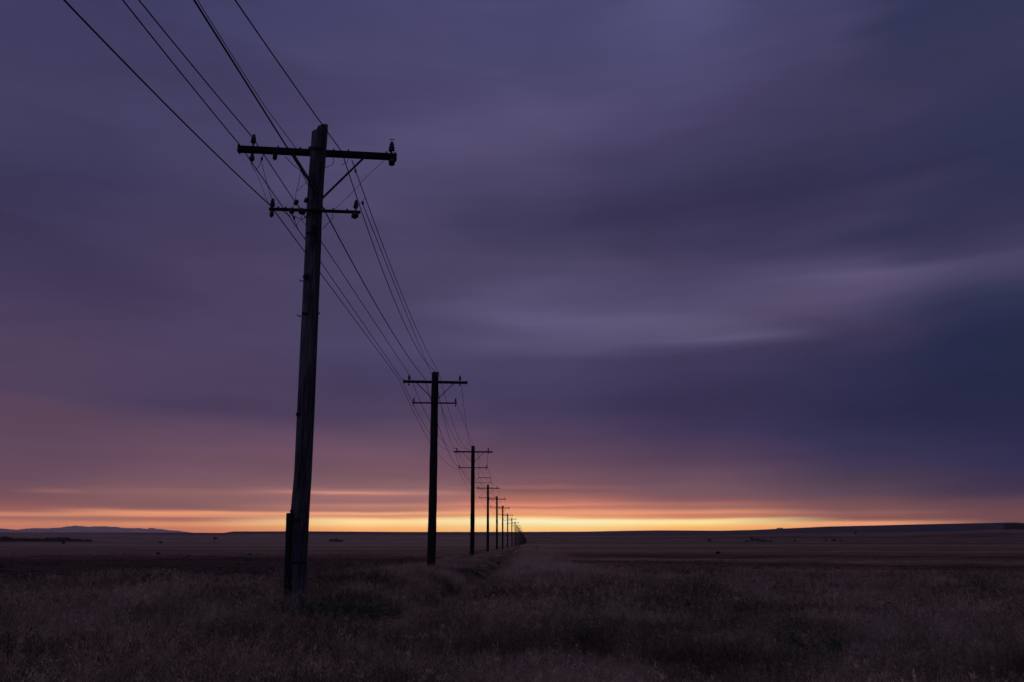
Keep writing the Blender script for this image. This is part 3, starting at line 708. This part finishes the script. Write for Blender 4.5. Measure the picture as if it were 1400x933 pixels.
# shelterbelts: far woods that read as one mass
def belt(name, pxs, pya, pyb, hpx, label, seed, n=2600):
    rs = random.Random(seed); mb = MB()
    a = on_ground(pxs[0], pya, 150); b_ = on_ground(pxs[1], pyb, 150)
    for _ in range(n):
        t_ = rs.random(); p = a.lerp(b_, t_); h = hpx*p.y/F*(.55+.45*vnoise(np.array([t_*40]), np.array([seed*1.0]))[0])*(1 if t_ < .55 else .8-.3*t_)
        wd = 14*rs.random(); x_ = p.x+rs.uniform(-3,3); y_ = p.y+wd
        z_ = ground_z(x_, y_)+rs.random()*h; s_ = rs.uniform(.6,1.6)*p.y/1500
        aa = Vector((rs.gauss(0,1), rs.gauss(0,1), rs.gauss(0,1))).normalized()*s_; bb = aa.cross(Vector((rs.gauss(0,1), rs.gauss(0,1), rs.gauss(0,1)))).normalized()*s_
        k_ = len(mb.v); q_ = Vector((x_, y_, z_)); mb.v += [q_-aa, q_+bb, q_+aa, q_-bb]; mb.f.append((k_,k_+1,k_+2,k_+3))
    o = mb.build(name, M_leaf); tag(o, label, 'woodland', kind='stuff'); return o
belt('shelterbelt', (-60, 66), 740.8, 740.8, 8, 'long dark shelterbelt of trees on the far left plain', 3, 7000)
belt('shelterbelt', (60, 122), 740.8, 741.2, 6, 'lower right continuation of the far left shelterbelt', 4, 3000)
belt('shelterbelt', (450, 468), 741, 741, 4, 'short low thicket right of the nearest pole', 5, 500)
belt('shelterbelt', (1376, 1440), 724, 724, 8, 'dark thicket on the far right slope at the edge', 6, 2500)

# ------------------------------------------------------------------ grass
src = bpy.data.collections.new('grass_clump_sources')
def clump(idx, n, rad_, hmin, hmax, wid, heads=True, lean=.35, mt=None):
    rs = random.Random(100+idx); mb = MB(); tint = []
    for _ in range(n):
        a = rs.uniform(0, 2*math.pi); r0 = rad_*math.sqrt(rs.random()); base = Vector((r0*math.cos(a), r0*math.sin(a), -.04))
        h = rs.uniform(hmin, hmax)*(1-.35*(r0/rad_)**2); dr = a+rs.gauss(0, 1.0); ln = h*rs.uniform(.08, lean)*(1.5 if rs.random() < .2 else 1)
        dv = Vector((math.cos(dr), math.sin(dr), 0)); sd_v = Vector((-math.sin(dr+rs.gauss(0,.6)), math.cos(dr), 0)).normalized()
        w = wid*rs.uniform(.6, 1.2); k_ = len(mb.v); segs = 4
        for s_ in range(segs+1):
            t_ = s_/segs; p = base+dv*ln*t_**1.8+Vector((0,0,h*(t_-.18*t_**3*(ln/h)*2)))
            ww = w*(1-t_*.85)
            mb.v += [p-sd_v*ww, p+sd_v*ww]
        for s_ in range(segs): b0_ = k_+s_*2; mb.f.append((b0_, b0_+1, b0_+3, b0_+2))
        tn = rs.choice([.55,.75,.9,1.0,1.15,1.5]); 
        if heads and rs.random() < .45:
            tip = p
            for _k in range(7):
                o_ = Vector((rs.gauss(0,1), rs.gauss(0,1), rs.gauss(0,.5)))*.011; up_ = Vector((dv.x*.4, dv.y*.4, 1)).normalized()*(h*.035)
                c0_ = tip-up_*rs.uniform(0, 3.5)+o_; kk = len(mb.v); sv = sd_v*wid*1.0
                mb.v += [c0_-sv, c0_+sv, c0_+up_+o_*1.2]; mb.f.append((kk, kk+1, kk+2))
        tint += [tn]*(len(mb.v)-len(tint))
    me = bpy.data.meshes.new('grass_clump'); me.from_pydata([tuple(v) for v in mb.v], [], mb.f); me.materials.append(mt or M_grass)
    at = me.attributes.new('blade', 'FLOAT', 'POINT'); at.data.foreach_set('value', tint)
    o = bpy.data.objects.new('grass_clump_%02d' % idx, me); src.objects.link(o); return o
for k_ in range(5): clump(k_, 90, .17, .20, .52, .0032, True, .6)             # near clumps
for k_ in range(5, 9): clump(k_, 75, .30, .18, .50, .0060, True, .55)          # middle distance
for k_ in range(9, 12): clump(k_, 110, .9, .18, .42, .016, False)   # far tufts, broad
clump(12, 80, .35, .15, .42, .007, False, .6, M_stub); clump(13, 60, .30, .12, .5, .007, False, .7, M_stub)
clump(14, 170, .26, .40, .80, .0040, True, .9); clump(15, 140, .30, .35, .70, .0045, True, 1.0)
def tall_mask(x_, y_):
    u = x_-line_x(y_)
    # edge of the unmown grass: fans out near the camera, narrows to the verge
    rlim = 20+ 30*np.clip(1-(x_/22.0), 0, 1)
    llim = 24+ 10*np.clip((x_+16)/12, 0, 1)
    nn = (fbm(x_*.12, y_*.12, 3, 40)-.5)*10
    near = np.where(x_ > 0, y_ < rlim+nn, y_ < llim+nn)
    strip = (u > -1.8-.004*y_) & (u < 6.0+.012*y_)
    return near | strip
def scatter(n, ymin, ymax, idxs, smin, smax, tan_lim=.78, mask=None, tall=True):
    out = []
    while len(out) < n:
        m_ = 20000
        y_ = np.sqrt(nrs.uniform(ymin**2, ymax**2, m_)); x_ = nrs.uniform(-1, 1, m_)*(tan_lim*y_+1.5)
        dens = fbm(x_*.5, y_*.5, 3, 60)
        k_ = (nrs.rand(m_) < .35+1.1*dens) & (tall_mask(x_, y_) if tall else ~tall_mask(x_, y_))
        if mask: k_ &= mask(x_, y_)
        x_, y_ = x_[k_], y_[k_]
        u = x_-line_x(y_)
        hs = .35+1.3*fbm(x_*.35+5, y_*.35, 3, 70)
        us = x_-(.0172*y_-4.3); hs *= 1-.6*np.exp(-((us-2.4)/.75)**2)*sst(y_, 9, 22)
        hs *= 1-.5*sst(y_, 50, 110)*sst(u, 2.5, 4.5)
        hs *= (1-.42*sst(y_, 17, 36))*(1-.2*sst(y_, 40, 120))
        z_ = height(x_, y_); s_ = nrs.uniform(smin, smax, len(x_))*hs
        for a in zip(x_, y_, z_, s_): out.append((a[0], a[1], a[2], a[3], idxs[nrs.randint(len(idxs))], nrs.uniform(0, 6.283)))
    return out[:n]
pts = []
pts += scatter(9000, 2.6, 13, [0,1,2,3,4], .75, 1.15, .80)
pts += scatter(15000, 11, 38, [5,6,7,8], .8, 1.2, .76)
pts += scatter(12000, 30, 150, [9,10,11], .8, 1.25, .74)
pts += scatter(7000, 120, 420, [9,10,11], .5, .9, .74)
pts += scatter(7000, 22, 120, [12,13], .3, .75, .74, None, False)
pts += scatter(420, 4.2, 34, [14,15], .55, .95, .76)
def along(x_, y_):
    u = x_-line_x(y_); return (u > -2.6) & (u < 7)
pts += scatter(5200, 19, 75, [5,6,7,8,14,15], .5, 1.35, .5, along)
for k_ in range(26):
    a = k_*2.4; r_ = .22+.03*k_; x_ = x1+r_*math.cos(a); y_ = D1+r_*math.sin(a)-.1
    pts.append((x_, y_, ground_z(x_, y_), rnd.uniform(.6, .95), 14+k_ % 2, a))
# thin surround outside the frame so that the field goes on beside and behind the camera
for _ in range(2500):
    a = rnd.uniform(0, 2*math.pi); r_ = math.sqrt(rnd.uniform(9, 900)); x_ = r_*math.sin(a); y_ = r_*math.cos(a)
    if abs(a-0) < .68 or abs(a-2*math.pi) < .68: continue
    pts.append((x_, y_, ground_z(x_, y_), rnd.uniform(.7, 1.2), 9+rnd.randrange(3), a*9))
me = bpy.data.meshes.new('grass'); me.from_pydata([(p[0], p[1], p[2]) for p in pts], [], [])
for nm, ty, ix in (('gscl','FLOAT',3),('gidx','INT',4),('grot','FLOAT',5)):
    at = me.attributes.new(nm, ty, 'POINT'); at.data.foreach_set('value', [p[ix] for p in pts])
grass = bpy.data.objects.new('grass', me); C.objects.link(grass); tag(grass, 'dry knee high grass covering the verge and near field', 'grass', kind='stuff')
ng = bpy.data.node_groups.new('grass_scatter', 'GeometryNodeTree')
ng.interface.new_socket('Geometry', in_out='INPUT', socket_type='NodeSocketGeometry'); ng.interface.new_socket('Geometry', in_out='OUTPUT', socket_type='NodeSocketGeometry')
gi = ng.nodes.new('NodeGroupInput'); go = ng.nodes.new('NodeGroupOutput')
mp = ng.nodes.new('GeometryNodeMeshToPoints'); iop = ng.nodes.new('GeometryNodeInstanceOnPoints'); ci = ng.nodes.new('GeometryNodeCollectionInfo')
ci.inputs['Collection'].default_value = src; ci.inputs['Separate Children'].default_value = True; ci.inputs['Reset Children'].default_value = True
def na_(nm, ty):
    n = ng.nodes.new('GeometryNodeInputNamedAttribute'); n.data_type = ty; n.inputs['Name'].default_value = nm; return n.outputs['Attribute']
ng.links.new(gi.outputs[0], mp.inputs['Mesh']); ng.links.new(mp.outputs[0], iop.inputs['Points']); ng.links.new(ci.outputs[0], iop.inputs['Instance'])
iop.inputs['Pick Instance'].default_value = True; ng.links.new(na_('gidx','INT'), iop.inputs['Instance Index'])
cx = ng.nodes.new('ShaderNodeCombineXYZ'); ng.links.new(na_('grot','FLOAT'), cx.inputs[2]); ng.links.new(cx.outputs[0], iop.inputs['Rotation'])
cs_ = ng.nodes.new('ShaderNodeCombineXYZ')
sc1 = na_('gscl','FLOAT')
for i_ in range(3): ng.links.new(sc1, cs_.inputs[i_])
ng.links.new(cs_.outputs[0], iop.inputs['Scale']); ng.links.new(iop.outputs[0], go.inputs[0])
md = grass.modifiers.new('scatter', 'NODES'); md.node_group = ng

# ------------------------------------------------------------------ dark weedy plants among the grass
def weed(px, py, d_, r_, h, label, seed):
    p = P(px, py, d_); g0 = Vector((p.x, d_, ground_z(p.x, d_))); rs = random.Random(seed)
    o = empty('weed', g0, label, 'plant', 'dark green weeds in the dry grass')
    st = MB(); lf = MB()
    for _ in range(int(190*r_)):
        a = rs.uniform(0, 2*math.pi); q_ = r_*math.sqrt(rs.random())*.7; b0_ = Vector((q_*math.cos(a), q_*math.sin(a), -.05)); hh = h*rs.uniform(.55,1)*(1-.35*(q_/r_)**2)
        tp = b0_+Vector((math.cos(a)*.25*hh+rs.gauss(0,.06), math.sin(a)*.25*hh+rs.gauss(0,.06), hh))
        st.ring_tube([b0_, b0_.lerp(tp,.5)+Vector((0,0,.03)), tp], [.004,.003,.0015], 4, False)
        for k_ in range(34):
            t_ = rs.uniform(.2, 1); c0_ = b0_.lerp(tp, t_); dv = Vector((rs.gauss(0,1), rs.gauss(0,1), rs.uniform(.2,1.4))).normalized(); ll = rs.uniform(.04,.10)
            sv = dv.cross(Vector((rs.gauss(0,1), rs.gauss(0,1), rs.gauss(0,1)))).normalized()*.006; k2 = len(lf.v)
            lf.v += [c0_, c0_+dv*ll*.5-sv, c0_+dv*ll, c0_+dv*ll*.5+sv]; lf.f.append((k2, k2+1, k2+2, k2+3))
    st.build('stem', M_weed, o); lf.build('leaf', M_weed, o)['kind'] = 'stuff'
weed(450, 850, 12.6, 1.0, .62, 'broad dark green weed clump right of the nearest pole foot', 1)
weed(500, 845, 13.0, .8, .50, 'lower green weed on the right side of the broad clump', 2)
weed(1110, 890, 8.9, .40, .46, 'green weed standing in the grass at the lower right', 3)
weed(300, 900, 7.9, .8, .30, 'low dark weed in the grass at the lower left of the nearest pole', 4)

# ------------------------------------------------------------------ haze
if HAZE:
    S_ = HSIZE
    V = [(x_, y_, z_) for z_ in (-420, HTOP+EYE) for x_, y_ in ((-S_,-S_),(S_,-S_),(S_,S_),(-S_,S_))]
    Fc = [(0,3,2,1),(4,5,6,7),(0,1,5,4),(1,2,6,5),(2,3,7,6),(3,0,4,7)]
    m = bpy.data.materials.new('haze'); m.use_nodes = True; nt = m.node_tree; nt.nodes.clear()
    ou = nt.nodes.new('ShaderNodeOutputMaterial'); pv = nt.nodes.new('ShaderNodeVolumePrincipled')
    pv.inputs['Color'].default_value = (.92,.82,.86,1); pv.inputs['Density'].default_value = HAZE; pv.inputs['Anisotropy'].default_value = .55
    nt.links.new(pv.outputs[0], ou.inputs['Volume'])
    hz = mesh_obj('haze', V, Fc, m); tag(hz, kind='stuff'); hz['label'] = 'thin dusk haze over the whole plain'
